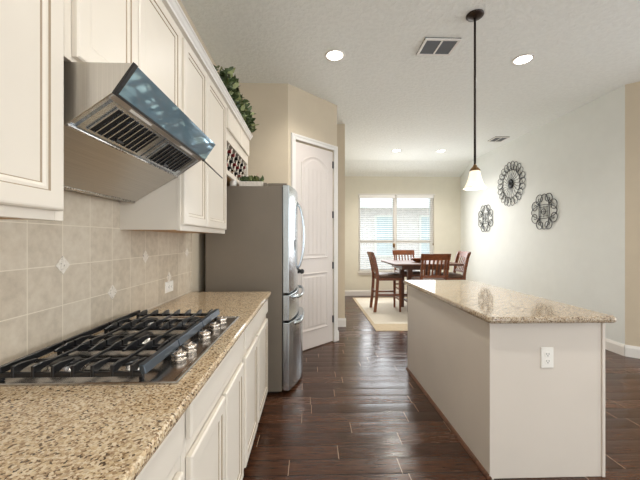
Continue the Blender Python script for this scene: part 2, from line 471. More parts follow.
# ------------------------------------------------------------------ window on the far wall, view beyond
win = tag(bpy.data.objects.new('window_1', None), kind='structure'); COL.objects.link(win); win.location = (2.04, FY, WZ0)
mb = MB(); y0, y1 = FY + .02, FY + .11
mb.box(WX0 + .001, WX0 + .045, y0, y1, WZ0 + .001, WZ1 - .001).box(WX1 - .075, WX1 - .001, y0, y1, WZ0 + .001, WZ1 - .001).box(WX0 - .012, WX1 + .03, FY - .014, FY, WZ1, WZ1 + .035)
mb.box(WX0 + .045, WX1 - .075, y0, y1, WZ0 + .001, WZ0 + .05).box(WX0 + .045, WX1 - .075, y0, y1, WZ1 - .05, WZ1 - .001).box(1.975, 2.065, y0, y1, WZ0 + .05, WZ1 - .05)
mb.build('window_frame', 'white', win, bevel=.004)
for a, b in ((WX0 + .045, 1.975), (2.065, WX1 - .075)):
    MB().box(a, b, FY + .045, FY + .09, 1.255, 1.335).build('meeting_rail', 'white', win, bevel=.003)
    MB().box(a, b, FY + .065, FY + .07, WZ0 + .05, 1.275).box(a, b, FY + .065, FY + .07, 1.335, WZ1 - .05).build('pane', 'glass', win)
MB().box(WX0 - .02, WX1 + .02, FY - .05, FY, WZ0 - .03, WZ0 - .002).box(WX0 - .0, WX1 + .0, FY - .018, FY, WZ0 - .09, WZ0 - .03).build('window_sill', 'white', win, bevel=.005)
for nm, a, b in (('left', WX0 + .01, 2.005), ('right', 2.035, WX1 - .02)):
    bl = thing('window_blind', f'white horizontal-slat blind over the {nm} half of the dining window', 'blind', ((a + b) / 2, FY - .02, WZ0 + .0), 0, 'dining window blinds')
    MB().box(a, b, FY - .038, FY + .012, WZ1 - .072, WZ1 - .005).build('headrail', 'blind', bl, bevel=.006)
    mb = MB(); z = WZ1 - .10
    while z > WZ0 + .05:
        mb.loops([[(x, FY - .034, z - .006), (x, FY - .012, z + .000), (x, FY + .010, z + .004), (x, FY + .010, z + .0068), (x, FY - .012, z + .003), (x, FY - .034, z - .0032)] for x in (a + .01, b - .01)])
        z -= .0465
    mb.build('slats', 'blind', bl)
    MB().box(a + .01, b - .01, FY - .034, FY + .010, WZ0 + .006, WZ0 + .026).build('bottom_rail', 'blind', bl, bevel=.003)
    mb = MB()
    for x in (a + .15, b - .15):
        mb.tube([(x, FY - .037, WZ1 - .07), (x, FY - .037, WZ0 + .02)], .0016, 5)
    mb.build('ladder_cord', 'blind', bl)
    if nm == 'right':
        MB().tube([(b - .02, FY - .045, WZ1 - .08), (b - .02, FY - .045, 1.25)], .003, 6).lathe([(.004, 1.2), (.011, 1.22), (.009, 1.25), (.003, 1.26)], (b - .02, FY - .045, 0), n=10).build('tassel', 'brass', bl)
    else:
        MB().tube([(b - .03, FY - .045, WZ1 - .08), (b - .03, FY - .045, 1.24)], .003, 6).lathe([(.004, 1.14), (.03, 1.17), (.028, 1.23), (.003, 1.26)], (b - .03, FY - .045, 0), n=10).build('tassel', 'brass', bl)

tag(MB().box(-12, 20, 8.0, 30, -.35, -.25).build('lawn', 'grass'), kind='structure')
nh = thing('neighbour_house', 'pale brick neighbouring house seen through the dining window', 'house', (3, 13.6, -.25))
MB().box(-6, 12, 13.6, 18, -.25, 2.75).build('wall', 'brick', nh)
MB().prism([(12.9, 2.72), (12.9, 2.86), (15.8, 4.3), (18.7, 2.86), (18.7, 2.72)], 'x', -6.5, 12.5).build('roof', 'roof', nh)
MB().box(-6.5, 12.5, 12.84, 12.9, 2.62, 2.9).build('gutter', 'white', nh)
for x in (2.7, 4.6, -.4):
    f = MB().box(x, x + .08, 13.53, 13.6, .7, 2.3).box(x + .92, x + 1., 13.53, 13.6, .7, 2.3).box(x, x + 1, 13.53, 13.6, .62, .7).box(x, x + 1, 13.53, 13.6, 2.3, 2.38).box(x, x + 1, 13.54, 13.6, 1.47, 1.53).build('window', 'white', nh)
    MB().box(x + .08, x + .92, 13.57, 13.59, .7, 2.3).build('pane', 'skypane', f)

# ------------------------------------------------------------------ backsplash
bs = tag(MB().box(WX, WX + .008, -1.2, 2.60, .914, 1.80).build('wall_backsplash', 'tile'), kind='structure')
for y, z in ((.352, 1.078), (.662, 1.233), (.973, 1.078), (1.284, 1.233), (1.595, 1.078), (1.906, 1.233), (2.217, 1.078), (2.528, 1.233)):
    s = .036; y -= .012; x0, x1 = WX + .0078, WX + .011
    MB().loops([[(x, y + s * r * math.cos(k * PI / 2), z + s * r * math.sin(k * PI / 2)) for k in range(4)] for x, r in ((x0, 1), (x1 - .001, 1), (x1, .93))]).build('accent_tile', 'accent', bs)
MB().box(WX, WX + .014, 2.60, 2.612, .914, 1.383).build('edge_strip', 'tile', bs)


# ------------------------------------------------------------------ cabinets
def cab_door(name, par, y0, y1, z0, z1, xf, drawer=False):
    th = .019
    if drawer: prof = [(0, -th), (0, -.006), (.005, -.001), (.011, 0)]
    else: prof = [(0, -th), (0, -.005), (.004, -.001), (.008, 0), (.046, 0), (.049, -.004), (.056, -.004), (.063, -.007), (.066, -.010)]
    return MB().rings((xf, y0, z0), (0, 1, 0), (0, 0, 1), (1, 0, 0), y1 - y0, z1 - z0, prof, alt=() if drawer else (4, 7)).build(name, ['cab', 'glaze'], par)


UF = -.640          # face of upper doors
def upper(label, y0, y1, z0, z1, doors, dz0, dz1):
    c = thing('wall_cabinet', label, 'cabinet', (WX, (y0 + y1) / 2, z0))
    xb = UF - .020
    mb = MB()
    mb.box(WX + .001, xb - .02, y0, y0 + .016, z0 + .004, z1).box(WX + .001, xb - .02, y1 - .016, y1, z0 + .004, z1)
    mb.box(WX + .001, xb - .02, y0 + .016, y1 - .016, z1 - .016, z1).box(WX + .001, WX + .01, y0 + .016, y1 - .016, z0 + .02, z1 - .016)
    mb.build('body', 'cab', c)
    MB().box(WX + .001, xb - .02, y0 + .016, y1 - .016, z0 + .004, z0 + .020).build('underside', 'cab_in', c)
    mb = MB(); w_ = .03
    mb.box(xb - .02, xb, y0, y0 + w_, z0, z1).box(xb - .02, xb, y1 - w_, y1, z0, z1).box(xb - .02, xb, y0 + w_, y1 - w_, z0, dz0 + .02).box(xb - .02, xb, y0 + w_, y1 - w_, dz1 - .02, z1)
    for (a, b), (a2, b2) in zip(doors, doors[1:]): mb.box(xb - .02, xb, b - .02, a2 + .02, dz0 + .02, dz1 - .02)
    mb.build('face_frame', 'cab', c, bevel=.0015)
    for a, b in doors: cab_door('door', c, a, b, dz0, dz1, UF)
    return c


CT = 2.395
upper('cream wall cabinet left of the range hood, nearest the camera', -.05, .878, 1.380, CT, [(-.03, .412), (.418, .857)], 1.405, 2.36)
upper('short cream two-door wall cabinet directly above the range hood', .880, 1.643, 1.822, CT, [(.905, 1.216), (1.224, 1.618)], 1.835, 2.36)
upper('tall cream two-door wall cabinet right of the range hood', 1.645, 2.492, 1.378, CT, [(1.657, 2.012), (2.018, 2.470)], 1.408, 2.36)

# cabinet over the fridge with wine rack below its doors
c = thing('wall_cabinet', 'cream cabinet above the fridge with a lattice wine rack under its doors', 'cabinet', (WX, 2.95, 1.845))
xb = UF - .02; y0, y1 = 2.494, 3.40
mb = MB().box(WX + .001, xb - .02, y0, y0 + .016, 1.845, CT).box(WX + .001, xb - .02, y1 - .016, y1, 1.845, CT).box(WX + .001, xb - .02, y0 + .016, y1 - .016, CT - .016, CT)
mb.box(WX + .001, WX + .01, y0 + .016, y1 - .016, 1.865, CT - .016).box(WX + .01, xb - .02, y0 + .016, y1 - .016, 2.15, 2.166)
mb.build('body', 'cab', c)
MB().box(WX + .001, xb - .02, y0 + .016, y1 - .016, 1.845, 1.861).build('underside', 'cab_in', c)
mb = MB().box(xb - .02, xb, y0, y0 + .05, 1.845, CT).box(xb - .02, xb, y1 - .04, y1, 1.845, CT).box(xb - .02, xb, y0 + .05, y1 - .04, 1.845, 1.885).box(xb - .02, xb, y0 + .05, y1 - .04, 2.115, 2.22).box(xb - .02, xb, y0 + .05, y1 - .04, 2.34, CT)
mb.build('face_frame', 'cab', c, bevel=.0015)
cab_door('door', c, y0 + .025, 2.942, 2.20, 2.36, UF, True); cab_door('door', c, 2.950, y1 - .025, 2.20, 2.36, UF, True)
mb = MB(); ra, rb, za, zb = y0 + .05, y1 - .04, 1.885, 2.115; pitch = .118
k = ra - (zb - za)
while k < rb:
    for sgn in (0, 1):
        p = [(k, za), (k + (zb - za), zb)] if sgn == 0 else [(k, zb), (k + (zb - za), za)]
        (ya, z_a), (yb, z_b) = p
        t0 = max(0, (ra - ya) / (yb - ya)); t1 = min(1, (rb - ya) / (yb - ya))
        if t1 - t0 > .02:
            A = (ya + (yb - ya) * t0, z_a + (z_b - z_a) * t0); B = (ya + (yb - ya) * t1, z_a + (z_b - z_a) * t1)
            mb.bar((xb - .012 - .012 * sgn, *A), (xb - .012 - .012 * sgn, *B), .006, .009, up=(1, 0, 0))
    k += pitch
mb.build('lattice', 'cab', c)
MB().box(WX + .012, WX + .10, ra, rb, za, 2.148).build('rack_shade', 'dark', c)  # dark block standing in for the shade deep inside the rack
bx = []
for row, zz in enumerate((1.930, 2.000, 2.070)):
    for i in range(7):
        yy = ra + .05 + i * .118 + (.059 if row == 1 else 0)
        if yy < rb - .04: bx.append((yy, zz))
for i, (yy, zz) in enumerate(bx):
    b = thing('wine_bottle', 'dark wine bottle lying in the lattice rack above the fridge', 'bottle', (-.80, yy, zz - .037), 0, 'bottles in the wine rack')
    MB().lathe([(.02, -.935), (.037, -.93), (.037, -.76), (.030, -.735), (.015, -.715), (.0145, -.695)], (0, yy, zz), 'x', 14).build('body', 'bottle', b)
    MB().lathe([(.0150, -.712), (.0155, -.70), (.0155, -.675), (.0165, -.674), (.0165, -.668), (.012, -.667)], (0, yy, zz), 'x', 14).build('foil_cap', ('foil', 'black', 'chrome', 'black', 'foil')[i % 5], b)

# crown moulding
cr = [(UF - .021, CT - .012), (UF + .004, CT - .012), (UF + .006, CT), (UF + .014, CT + .008), (UF + .020, CT + .02), (UF + .026, CT + .024), (UF + .026, CT + .034), (UF - .021, CT + .034)]
tag(MB().prism(cr, 'y', -.05, 3.42).build('crown_moulding', 'white'), 'white crown moulding along the tops of the wall cabinets', 'moulding')

# base cabinets
BF = -.339
def base(label, y0, y1, drawers, doors):
    c = thing('base_cabinet', label, 'cabinet', (WX, (y0 + y1) / 2, 0))
    xb = BF - .021
    mb = MB().box(WX + .001, xb - .02, y0, y0 + .018, .10, .882).box(WX + .001, xb - .02, y1 - .018, y1, .10, .882).box(WX + .001, xb - .02, y0 + .018, y1 - .018, .10, .118)
    mb.build('body', 'cab', c)
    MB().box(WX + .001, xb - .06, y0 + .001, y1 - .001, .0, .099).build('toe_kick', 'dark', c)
    mb = MB(); w_ = .035
    mb.box(xb - .02, xb, y0, y0 + w_, .10, .882).box(xb - .02, xb, y1 - w_, y1, .10, .882).box(xb - .02, xb, y0 + w_, y1 - w_, .10, .155).box(xb - .02, xb, y0 + w_, y1 - w_, .70, .77).box(xb - .02, xb, y0 + w_, y1 - w_, .86, .882)
    for (a, b), (a2, b2) in zip(doors, doors[1:]): mb.box(xb - .02, xb, b - .02, a2 + .02, .155, .70)
    mb.build('face_frame', 'cab', c, bevel=.0015)
    for a, b in drawers: cab_door('drawer_front', c, a, b, .762, .870, BF, True)
    for a, b in doors: cab_door('door', c, a, b, .135, .710, BF)
    return c


base('cream base cabinet nearest the camera, under the open granite', -.30, .898, [(-.27, .28), (.315, .872)], [(-.27, .28), (.315, .872)])
base('cream base cabinet with one wide drawer under the cooktop', .90, 1.668, [(.930, 1.640)], [(.930, 1.290), (1.310, 1.640)])
base('cream base cabinet beside the fridge at the counter end', 1.67, 2.585, [(1.698, 2.556)], [(1.698, 2.080), (2.110, 2.556)])
# countertop
mb = MB(); cp = [(WX + .0085, .8825), (-.330, .8825), (-.325, .8875), (-.323, .898), (-.325, .909), (-.330, .914), (WX + .0085, .914)]
mb.prism(cp, 'y', -.60, 2.61)
tag(mb.build('countertop', 'granite'), 'long speckled beige granite countertop along the left wall', 'countertop')

# ------------------------------------------------------------------ island
il = thing('kitchen_island', 'long greige island cabinet with an outlet on its near end', 'island', (1.31, 2.57, 0))
ix0, ix1, iy0, iy1 = .996, 1.650, 1.765, 3.30
MB().box(ix0, ix1 - .018, iy0, iy1, 0, .878).build('body', 'island', il, bevel=.003)
MB().box(ix1 - .018, ix1, iy0 - .006, iy1, 0, .878).build('end_panel', 'island', il, bevel=.002)
MB().box(ix0 - .004, ix0 + .02, iy0 - .005, iy0 - .0002, .0, .878).build('corner_strip', 'island', il)
qr = [(ix0, 0), (ix0 - .018, 0), (ix0 - .016, .009), (ix0 - .010, .016), (ix0, .019)]
MB().prism(qr, 'y', iy0 - .018, iy1).build('shoe_trim', 'plinth', il)
mb = MB()
def slab(x0, x1, y0, y1, r):
    out = []
    for cx, cy, a0 in ((x0 + r, y0 + r, PI), (x1 - r, y0 + r, 1.5 * PI), (x1 - r, y1 - r, 0), (x0 + r, y1 - r, .5 * PI)):
        for k in range(5):
            a = a0 + k * PI / 8; out.append((cx + r * math.cos(a), cy + r * math.sin(a)))
    return out
sx0, sx1, sy0, sy1 = .955, 1.655 + .015, 1.70, 3.325
ls = []
for z, i in ((.8785, .010), (.884, .003), (.896, 0), (.908, .003), (.914, .010)):
    ls.append([(x, y, z) for x, y in slab(sx0 + i, sx1 - i, sy0 + i, sy1 - i, .02)])
mb.loops(ls)
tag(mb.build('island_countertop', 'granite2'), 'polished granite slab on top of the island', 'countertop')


def outlet(name, label, o, u, v, n):
    o, u, v, n = map(Vector, (o, u, v, n)); root = thing(name, label, 'outlet', o - v * .058)
    mb = MB(); mb.rings(o - u * .036 - v * .058, u, v, n, .072, .116, [(0, 0), (0, .003), (.003, .006), (.005, .0065)]); mb.build('cover_plate', 'plastic', root)
    for s in (-1, 1):
        mb = MB(); c = o + v * s * .0195
        ls = []
        for r, h in ((1, .006), (1, .0085), (.93, .009)):
            ls.append([c + n * h + u * .0175 * r * math.copysign(abs(math.cos(2 * PI * k / 16)) ** .7, math.cos(2 * PI * k / 16)) + v * .0145 * r * math.copysign(abs(math.sin(2 * PI * k / 16)) ** .7, math.sin(2 * PI * k / 16)) for k in range(16)])
        rc = mb.loops(ls).build('receptacle', 'plastic', root)
        mb = MB()
        for du in (-.0065, .0065): mb.rings(c + u * (du - .0012) + v * -.001, u, v, n, .0024, .009, [(0, .0088), (0, .0094)])
        mb.rings(c - u * .0025 - v * .0095, u, v, n, .005, .005, [(0, .0088), (0, .0094)])
        mb.build('slot', 'dark', rc)
    return root


outlet('wall_outlet', 'white double outlet on the near end of the island', (1.318, iy0, .673), (1, 0, 0), (0, 0, 1), (0, -1, 0))
outlet('wall_outlet', 'small white outlet on the beige tile backsplash', (WX + .008, 2.205, 1.015), (0, 0, 1), (0, 1, 0), (1, 0, 0))

# ------------------------------------------------------------------ cooktop
ck = thing('gas_cooktop', 'stainless gas cooktop with black grates set in the granite counter', 'cooktop', (-.66, 1.33, .914))
cx0, cx1, cy0, cy1 = -.925, -.386, .938, 1.738
mb = MB().rings((cx0, cy0, .9141), (1, 0, 0), (0, 1, 0), (0, 0, 1), cx1 - cx0, cy1 - cy0, [(0, 0), (0, .005), (.003, .0075), (.010, .0075), (.016, .005)])
mb.build('plate', 'cook', ck)
for i, (kx, ky) in enumerate(((-.456, 1.125), (-.450, 1.205), (-.448, 1.365), (-.446, 1.500), (-.444, 1.608))):
    k = MB().lathe([(.025, .9195), (.025, .922), (.018, .924), (.0175, .928), (.0245, .930), (.025, .941), (.022, .944), (.006, .945)], (kx, ky, 0), n=22).build('control_knob', 'chrome', ck)
    MB().box(kx - .003, kx + .003, ky - .021, ky + .021, .9445, .9485).build('grip', 'chrome', k, bevel=.001)
for bxx, by, r in ((-.79, 1.06, .04), (-.59, 1.06, .032), (-.70, 1.33, .052), (-.79, 1.60, .036), (-.59, 1.60, .04)):
    b = MB().lathe([(r + .022, .9195), (r + .020, .923), (r + .008, .925), (r + .006, .934), (r * .6, .935)], (bxx, by, 0), n=28).build('burner', 'steel', ck)
    MB().lathe([(r, .935), (r + .002, .938), (r, .943), (r * .7, .946), (.004, .947)], (bxx, by, 0), n=28).build('burner_cap', 'iron', b)
secs = [(.950, 1.190), (1.196, 1.452), (1.458, 1.712)]
GX0, GX1, GT = -.905, -.492, .966
for a, b in secs:
    mb = MB()
    mb.box(GX0, GX0 + .013, a, b, GT - .022, GT - .002)
    for yy in (a + .002, b - .014): mb.box(GX0, GX1, yy, yy + .011, GT - .034, GT - .020)
    mid = (a + b) / 2
    mb.box(GX0, GX1, mid - .005, mid + .005, GT - .034, GT - .022)
    n = 7
    for k in range(n):
        x = GX0 + .045 + k * (GX1 - GX0 - .075) / (n - 1)
        for y_a, y_b, s in ((a, a + .085, 1), (b, b - .085, -1)):
            # finger: a blade high at the frame, tapering inwards
            pr = [(y_a, GT - .034), (y_a, GT), (y_a + s * .03, GT + .001), (y_b, GT - .006), (y_b, GT - .013), (y_a + s * .035, GT - .020)]
            mb.prism(pr, 'x', x - .0045, x + .0045)
        if k in (1, 3, 5): mb.box(x - .004, x + .004, a + .05, b - .05, GT - .014, GT - .004)
    for x, y in ((GX0 + .006, a + .012), (GX0 + .006, b - .012), (GX1 - .006, a + .012), (GX1 - .006, b - .012)):
        mb.box(x - .006, x + .006, y - .006, y + .006, .9196, GT - .02)
    g = mb.build('grate', 'iron', ck, bevel=.0015, seg=1)
    # wide front rail, leaning outwards
    MB().prism([(GX1 - .002, GT - .026), (GX1 + .012, GT - .026), (GX1 + .006, GT + .000), (GX1 - .010, GT + .002)], 'y', a, b).build('front_rail', 'ironbar', g, bevel=.0015)

# ------------------------------------------------------------------ range hood
hd = thing('range_hood', 'angled stainless range hood with blue glass visor above the cooktop', 'hood', (WX, 1.25, 1.52))
hy0, hy1 = .902, 1.640
A_, B_, C_, L_ = (-.672, 1.648), (-.545, 1.738), (-.490, 1.818), (-.885, 1.520)
wallx = WX + .009
MB().prism([(wallx, 1.525), L_, A_, (A_[0] + .0, A_[1] + .02), (-.562, 1.752), (-.508, 1.816), (wallx, 1.816)], 'y', hy0 + .006, hy1 - .006).build('canopy', 'steel_hood', hd)
for y in (hy0, hy1 - .006):
    MB().prism([(wallx, 1.520), L_, A_, B_, C_, (wallx, 1.820)], 'y', y, y + .006).build('side_panel', 'steel_hood', hd)
MB().tube([(L_[0], hy0 + .002, L_[1] + .001), (L_[0], hy1 - .002, L_[1] + .001)], .007, 8).build('lower_lip', 'steel', hd)
MB().tube([(A_[0], hy0 + .002, A_[1] + .0), (A_[0], hy1 - .002, A_[1] + .0)], .005, 8).build('channel_lip', 'steel', hd)
# sloping filter bay between A_ and B_
dA = Vector((B_[0] - A_[0], 0, B_[1] - A_[1])); la = dA.length; dA.normalize(); nA = Vector((dA.z, 0, -dA.x))
def hp(s_, y, n_): return Vector((A_[0], y, A_[1])) + dA * s_ + nA * n_
def hbox(mb, s0, s1, ya, yb, n0, n1, m=0):
    return mb.loops([[hp(s0, ya, n), hp(s1, ya, n), hp(s1, yb, n), hp(s0, yb, n)] for n in (n0, n1)], m=m)
hbox(MB(), .0, la, hy0 + .006, hy1 - .006, -.012, -.006).build('filter_bay', 'filter', hd)
for ya, yb in ((.935, 1.265), (1.275, 1.610)):
    mb = MB(); hbox(mb, .008, la - .022, ya, yb, -.006, -.001)
    n = 9
    for k in range(n):
        y = ya + .03 + (yb - ya - .06) * (k + .5) / n
        hbox(mb, .018, la - .034, y - .0105, y + .0105, -.001, .0004, 1)
        mb.bar(hp(.016, y - .013, .002), hp(la - .032, y - .013, .002), .005, .004)
    f = mb.build('grease_filter', ['filter', 'dark'], hd)
    MB().bar(hp(.03, (ya + yb) / 2 - .02, .006), hp(.03, (ya + yb) / 2 + .02, .006), .008, .008).build('latch', 'black', f)
mb = MB(); hbox(mb, la - .02, la, hy0 + .006, hy1 - .006, -.006, .004); mb.build('control_strip', 'steel_hood', hd, bevel=.002)
for y in (1.0, 1.38):
    mb = MB(); hbox(mb, la - .016, la - .008, y, y + .13, .004, .006); mb.build('lamp_lens', 'plastic', hd)
# glass visor between B_ and C_
dB = Vector((C_[0] - B_[0], 0, C_[1] - B_[1])); lb = dB.length; dB.normalize(); nB = Vector((dB.z, 0, -dB.x))
def vp(s_, y, n_): return Vector((B_[0], y, B_[1])) + dB * s_ + nB * n_
def vbox(mb, s0, s1, ya, yb, n0, n1, m=0):
    return mb.loops([[vp(s0, ya, n), vp(s1, ya, n), vp(s1, yb, n), vp(s0, yb, n)] for n in (n0, n1)], m=m)
vs = vbox(MB(), 0, lb, hy0, hy1 + .01, .001, .007).build('glass_visor', 'glass_hood', hd)
mb = MB(); vbox(mb, -.004, .004, hy0 - .002, hy1 + .01, .000, .009); vbox(mb, 0, lb + .002, hy0 - .003, hy0 + .012, .0005, .008); mb.build('edge_trim', 'black', vs)
MB().tube([vp(-.002, hy1 - .01, .0), (-.53, 1.94, 1.700)], .0035, 8).lathe([(.007, -.008), (.007, .008)], tuple(vp(-.002, hy1 + .02, -.004)), 'y', 10).build('pull_rod', 'bronze', hd)

# ------------------------------------------------------------------ refrigerator
fr = thing('refrigerator', 'stainless french-door refrigerator with taupe side at the counter end', 'refrigerator', (-.6, 3.2, 0))
fy0, fy1 = 2.785, 3.655; fxb = -.250
MB().box(WX + .062, fxb, fy0, fy1, .02, 1.795).build('body', 'fridge_side', fr, bevel=.006)
MB().box(WX + .1, fxb - .03, fy0 + .03, fy1 - .03, .001, .02).build('base_grille', 'black', fr)
fm = (fy0 + fy1) / 2; hw = (fy1 - fy0) / 2
bow = .055
def fx(y): # bowed front
    t_ = (y - fm) / hw; return -.190 + bow * (1 - t_ * t_)
def fdoor(name, ya, yb, z0, z1, par=fr):
    K = 12; pts = [(fxb + .006, ya), (fxb + .006, yb)]
    for k in range(K + 1):
        y = yb + (ya - yb) * k / K; pts.append((fx(y), y))
    ls = [[(x, y, z) for x, y in pts] for z in (z0, z1)]
    return MB().loops(ls).build(name, 'steel_v', par, bevel=.006, seg=2)
dl = fdoor('door', fy0, fm - .002, .868, 1.805); dr = fdoor('door', fm + .002, fy1, .868, 1.805)
bow = .07; d1 = fdoor('freezer_drawer', fy0, fy1, .630, .852); bow = .105; d2 = fdoor('freezer_drawer', fy0, fy1, .028, .614); bow = .055
MB().box(fxb + .001, fxb + .007, fy0 + .01, fy1 - .01, .06, 1.79).build('gasket', 'black', fr)
for par, y in ((dl, fm - .035), (dr, fm + .035)):
    P = []
    for k in range(17):
        t_ = k / 16; z = 1.04 + .66 * t_; P.append((fx(fm) - .004 + .070 * math.sin(PI * t_) ** .55, y, z))
    MB().tube(P, .011, 10).build('handle', 'steel_v', par)
for par, z in ((d1, .822), (d2, .585)):
    P = []
    for k in range(21):
        t_ = k / 20; y = fy0 + .10 + (fy1 - fy0 - .2) * t_
        P.append((fx(y) - .004 + .062 * min(1, math.sin(PI * t_) * 4) ** .6, y, z - .0))
    MB().tube(P, .013, 10, flat=1.25).build('handle', 'steel_v', par)
MB().box(fx(3.0) - .02, fx(3.0) + .004, 2.98, 3.10, 1.24, 1.33).build('dispenser', 'black', dl)
for y in (fy0 + .01, fy1 - .07):
    MB().box(-.37, -.21, y, y + .06, 1.7955 if True else 0, 1.822).build('hinge_cover', 'fridge_side', fr, bevel=.004)

# things on top of the fridge
FT = 1.7955
def leaf(mb, p, d, s, m=0):
    p = Vector(p); d = Vector(d).normalized(); u = d.cross(Vector((random.uniform(-1, 1), random.uniform(-1, 1), random.uniform(-1, 1)))).normalized(); n = u.cross(d)
    w_ = s * .27
    pts = [p, p + d * s * .3 + u * w_ + n * s * .06, p + d * s * .7 + u * w_ * .8 + n * s * .04, p + d * s - n * s * .06, p + d * s * .7 - u * w_ * .8 + n * s * .04, p + d * s * .3 - u * w_ + n * s * .06, p + d * s * .5 - n * s * .03]
    mb.add(pts, [(0, 1, 6), (1, 2, 6), (2, 3, 6), (3, 4, 6), (4, 5, 6), (5, 0, 6)], m, True)
tr = thing('planter_tray', 'long whitewashed tray of greenery on top of the fridge', 'planter', (-.58, 2.83, FT))
mb = MB(); mb.box(-.62, -.42, 2.80, 2.88, FT, FT + .006)
mb.box(-.62, -.42, 2.80, 2.808, FT + .006, FT + .042).box(-.62, -.42, 2.872, 2.88, FT + .006, FT + .042).box(-.62, -.612, 2.808, 2.872, FT + .006, FT + .042).box(-.428, -.42, 2.808, 2.872, FT + .006, FT + .042)
mb.build('tray', 'tray', tr)
mb = MB()
for i in range(150):
    x = random.uniform(-.61, -.43); leaf(mb, (x, random.uniform(2.815, 2.865), FT + .045), (random.uniform(-1, 1), random.uniform(-.6, .3), random.uniform(.3, 1.4)), random.uniform(.035, .06), random.choice((0, 0, 1)))
mb.build('foliage', ['leaf', 'leaf2'], tr)
pb = MB().lathe([(.02, FT), (.03, FT + .005), (.034, FT + .035), (.022, FT + .060), (.02, FT + .07), (.024, FT + .075)], (-.675, 2.83, 0), n=18).build('jar', 'plastic'); tag(pb, 'small white jar at the left end of the fridge top', 'jar')
bird = MB().lathe([(.03, FT), (.034, FT + .004), (.012, FT + .02), (.010, FT + .06), (.028, FT + .075), (.04, FT + .095), (.036, FT + .10)], (-.52, 3.05, 0), n=18).lathe([(.004, FT + .09), (.003, FT + .16), (.001, FT + .165)], (-.50, 3.05, 0), n=8).build('candle_holder', 'pink'); tag(bird, 'small pink pedestal dish behind the tray on the fridge', 'dish')
bk = thing('book', 'flat grey book lying on the fridge near its front', 'book', (-.35, 2.86, FT))
MB().box(-.412, -.385, 2.80, 2.95, FT, FT + .030).box(-.385, -.378, 2.80, 2.95, FT, FT + .026).build('cover', 'fridge_side', bk, bevel=.002)
pl = thing('leafy_sprig', 'small leafy sprig lying beside the tray on the fridge', 'plant', (-.39, 3.0, FT))
mb = MB()
for i in range(26): leaf(mb, (random.uniform(-.41, -.35), random.uniform(2.97, 3.03), FT + .01 + random.uniform(0, .03)), (random.uniform(-1, 1), random.uniform(-1, 1), random.uniform(0, 1)), .04, random.choice((0, 1)))
mb.build('foliage', ['leaf', 'leaf2'], pl)

# garland on top of the cabinets
gl = thing('ivy_garland', 'green ivy garland lying on top of the cabinets near the ceiling', 'garland', (-.68, 2.7, CT + .001))
P = [(-.66 + .03 * math.sin(k * 1.3), 2.36 + k * .050, CT + .065 + .02 * math.sin(k * 2.1)) for k in range(22)]
MB().tube(P, .006, 6).build('vine', 'stem', gl)
mb = MB()
for i in range(800):
    k = random.random() * 20.9; a, b = P[int(k)], P[int(k) + 1]; t_ = k % 1
    p = [a[j] + (b[j] - a[j]) * t_ for j in range(3)]
    p = (p[0] + random.uniform(-.05, .055), p[1] + random.uniform(-.03, .03), p[2] + random.uniform(-.02, .105))
    if p[0] > -.70: p = (p[0], p[1], max(p[2], CT + .060))
    leaf(mb, p, (random.uniform(-.8, 1), random.uniform(-1, 1), random.uniform(-.02, 1)), random.uniform(.045, .08), random.choice((0, 0, 0, 1)))
mb.build('foliage', ['leaf', 'leaf2'], gl)

# ------------------------------------------------------------------ ceiling fixtures
def can(label, x, y, power, z=CH):
    c = thing('recessed_light', label, 'ceiling light', (x, y, z), 0, 'recessed ceiling lights')
    MB().lathe([(.100, -.0005), (.100, -.004), (.092, -.007), (.078, -.004), (.076, -.0008)], (x, y, z), n=36).build('trim_ring', 'white', c)
    MB().lathe([(.074, -.001), (.074, -.0045), (.05, -.007), (.004, -.008)], (x, y, z), n=30).build('lens', 'lamp', c)
    d = bpy.data.lights.new('glow', 'SPOT'); d.energy = power; d.color = (1, .95, .88); d.spot_size = 2.5; d.spot_blend = .8; d.shadow_soft_size = .07
    l = bpy.data.objects.new('lamp_light', d); COL.objects.link(l); l.parent = c; l.location = (0, 0, -.03)
can('recessed light in the kitchen ceiling left of the square vent', .231, 3.10, 60)
can('recessed light in the ceiling right of the pendant rod', 2.09, 3.118, 60)
can('added unseen recessed light in the ceiling above the cooktop aisle', .231, .95, 46)  # out of view, added to light the counter and the island's left face
can('added unseen recessed light in the ceiling in front of the near island end', 2.09, .95, 46)  # added fill can above the frame, brightens the near kitchen
can('added unseen rearmost recessed light over the open end of the kitchen', .231, -1.2, 40)  # unseen can behind the camera, added for more warm light
can('left of the two small far recessed lights over the dining area', 1.70, 6.36, 105)
can('right of the two small far recessed lights over the dining area', 2.60, 6.37, 90)


def vent(label, x0, x1, y0, y1, two=True):
    c = thing('ceiling_vent', label, 'vent', ((x0 + x1) / 2, (y0 + y1) / 2, CH))
    MB().box(x0, x1, y0, y1, CH - .0045, CH - .0005).build('backing', 'dark', c)
    mb = MB(); f = .022; z0, z1 = CH - .016, CH - .005
    mb.box(x0, x1, y0, y0 + f, z0, z1).box(x0, x1, y1 - f, y1, z0, z1).box(x0, x0 + f, y0 + f, y1 - f, z0, z1).box(x1 - f, x1, y0 + f, y1 - f, z0, z1)
    xm = (x0 + x1) / 2
    if two: mb.box(xm - .008, xm + .008, y0 + f, y1 - f, z0, z1)
    mb.build('frame', 'white', c, bevel=.002)
    mb = MB(); n = 9
    for k in range(n):
        y = y0 + f + (y1 - y0 - 2 * f) * (k + .5) / n
        mb.bar((x0 + f, y, CH - .011), (x1 - f, y, CH - .011), .014, .002, up=(0, .5, .85))
    mb.build('louvres', 'vent_grey', c)
vent('square two-section ceiling vent left of the pendant', 1.005, 1.325, 2.80, 3.05)
vent('small far ceiling vent near the right wall', 3.17, 3.42, 5.45, 5.70)

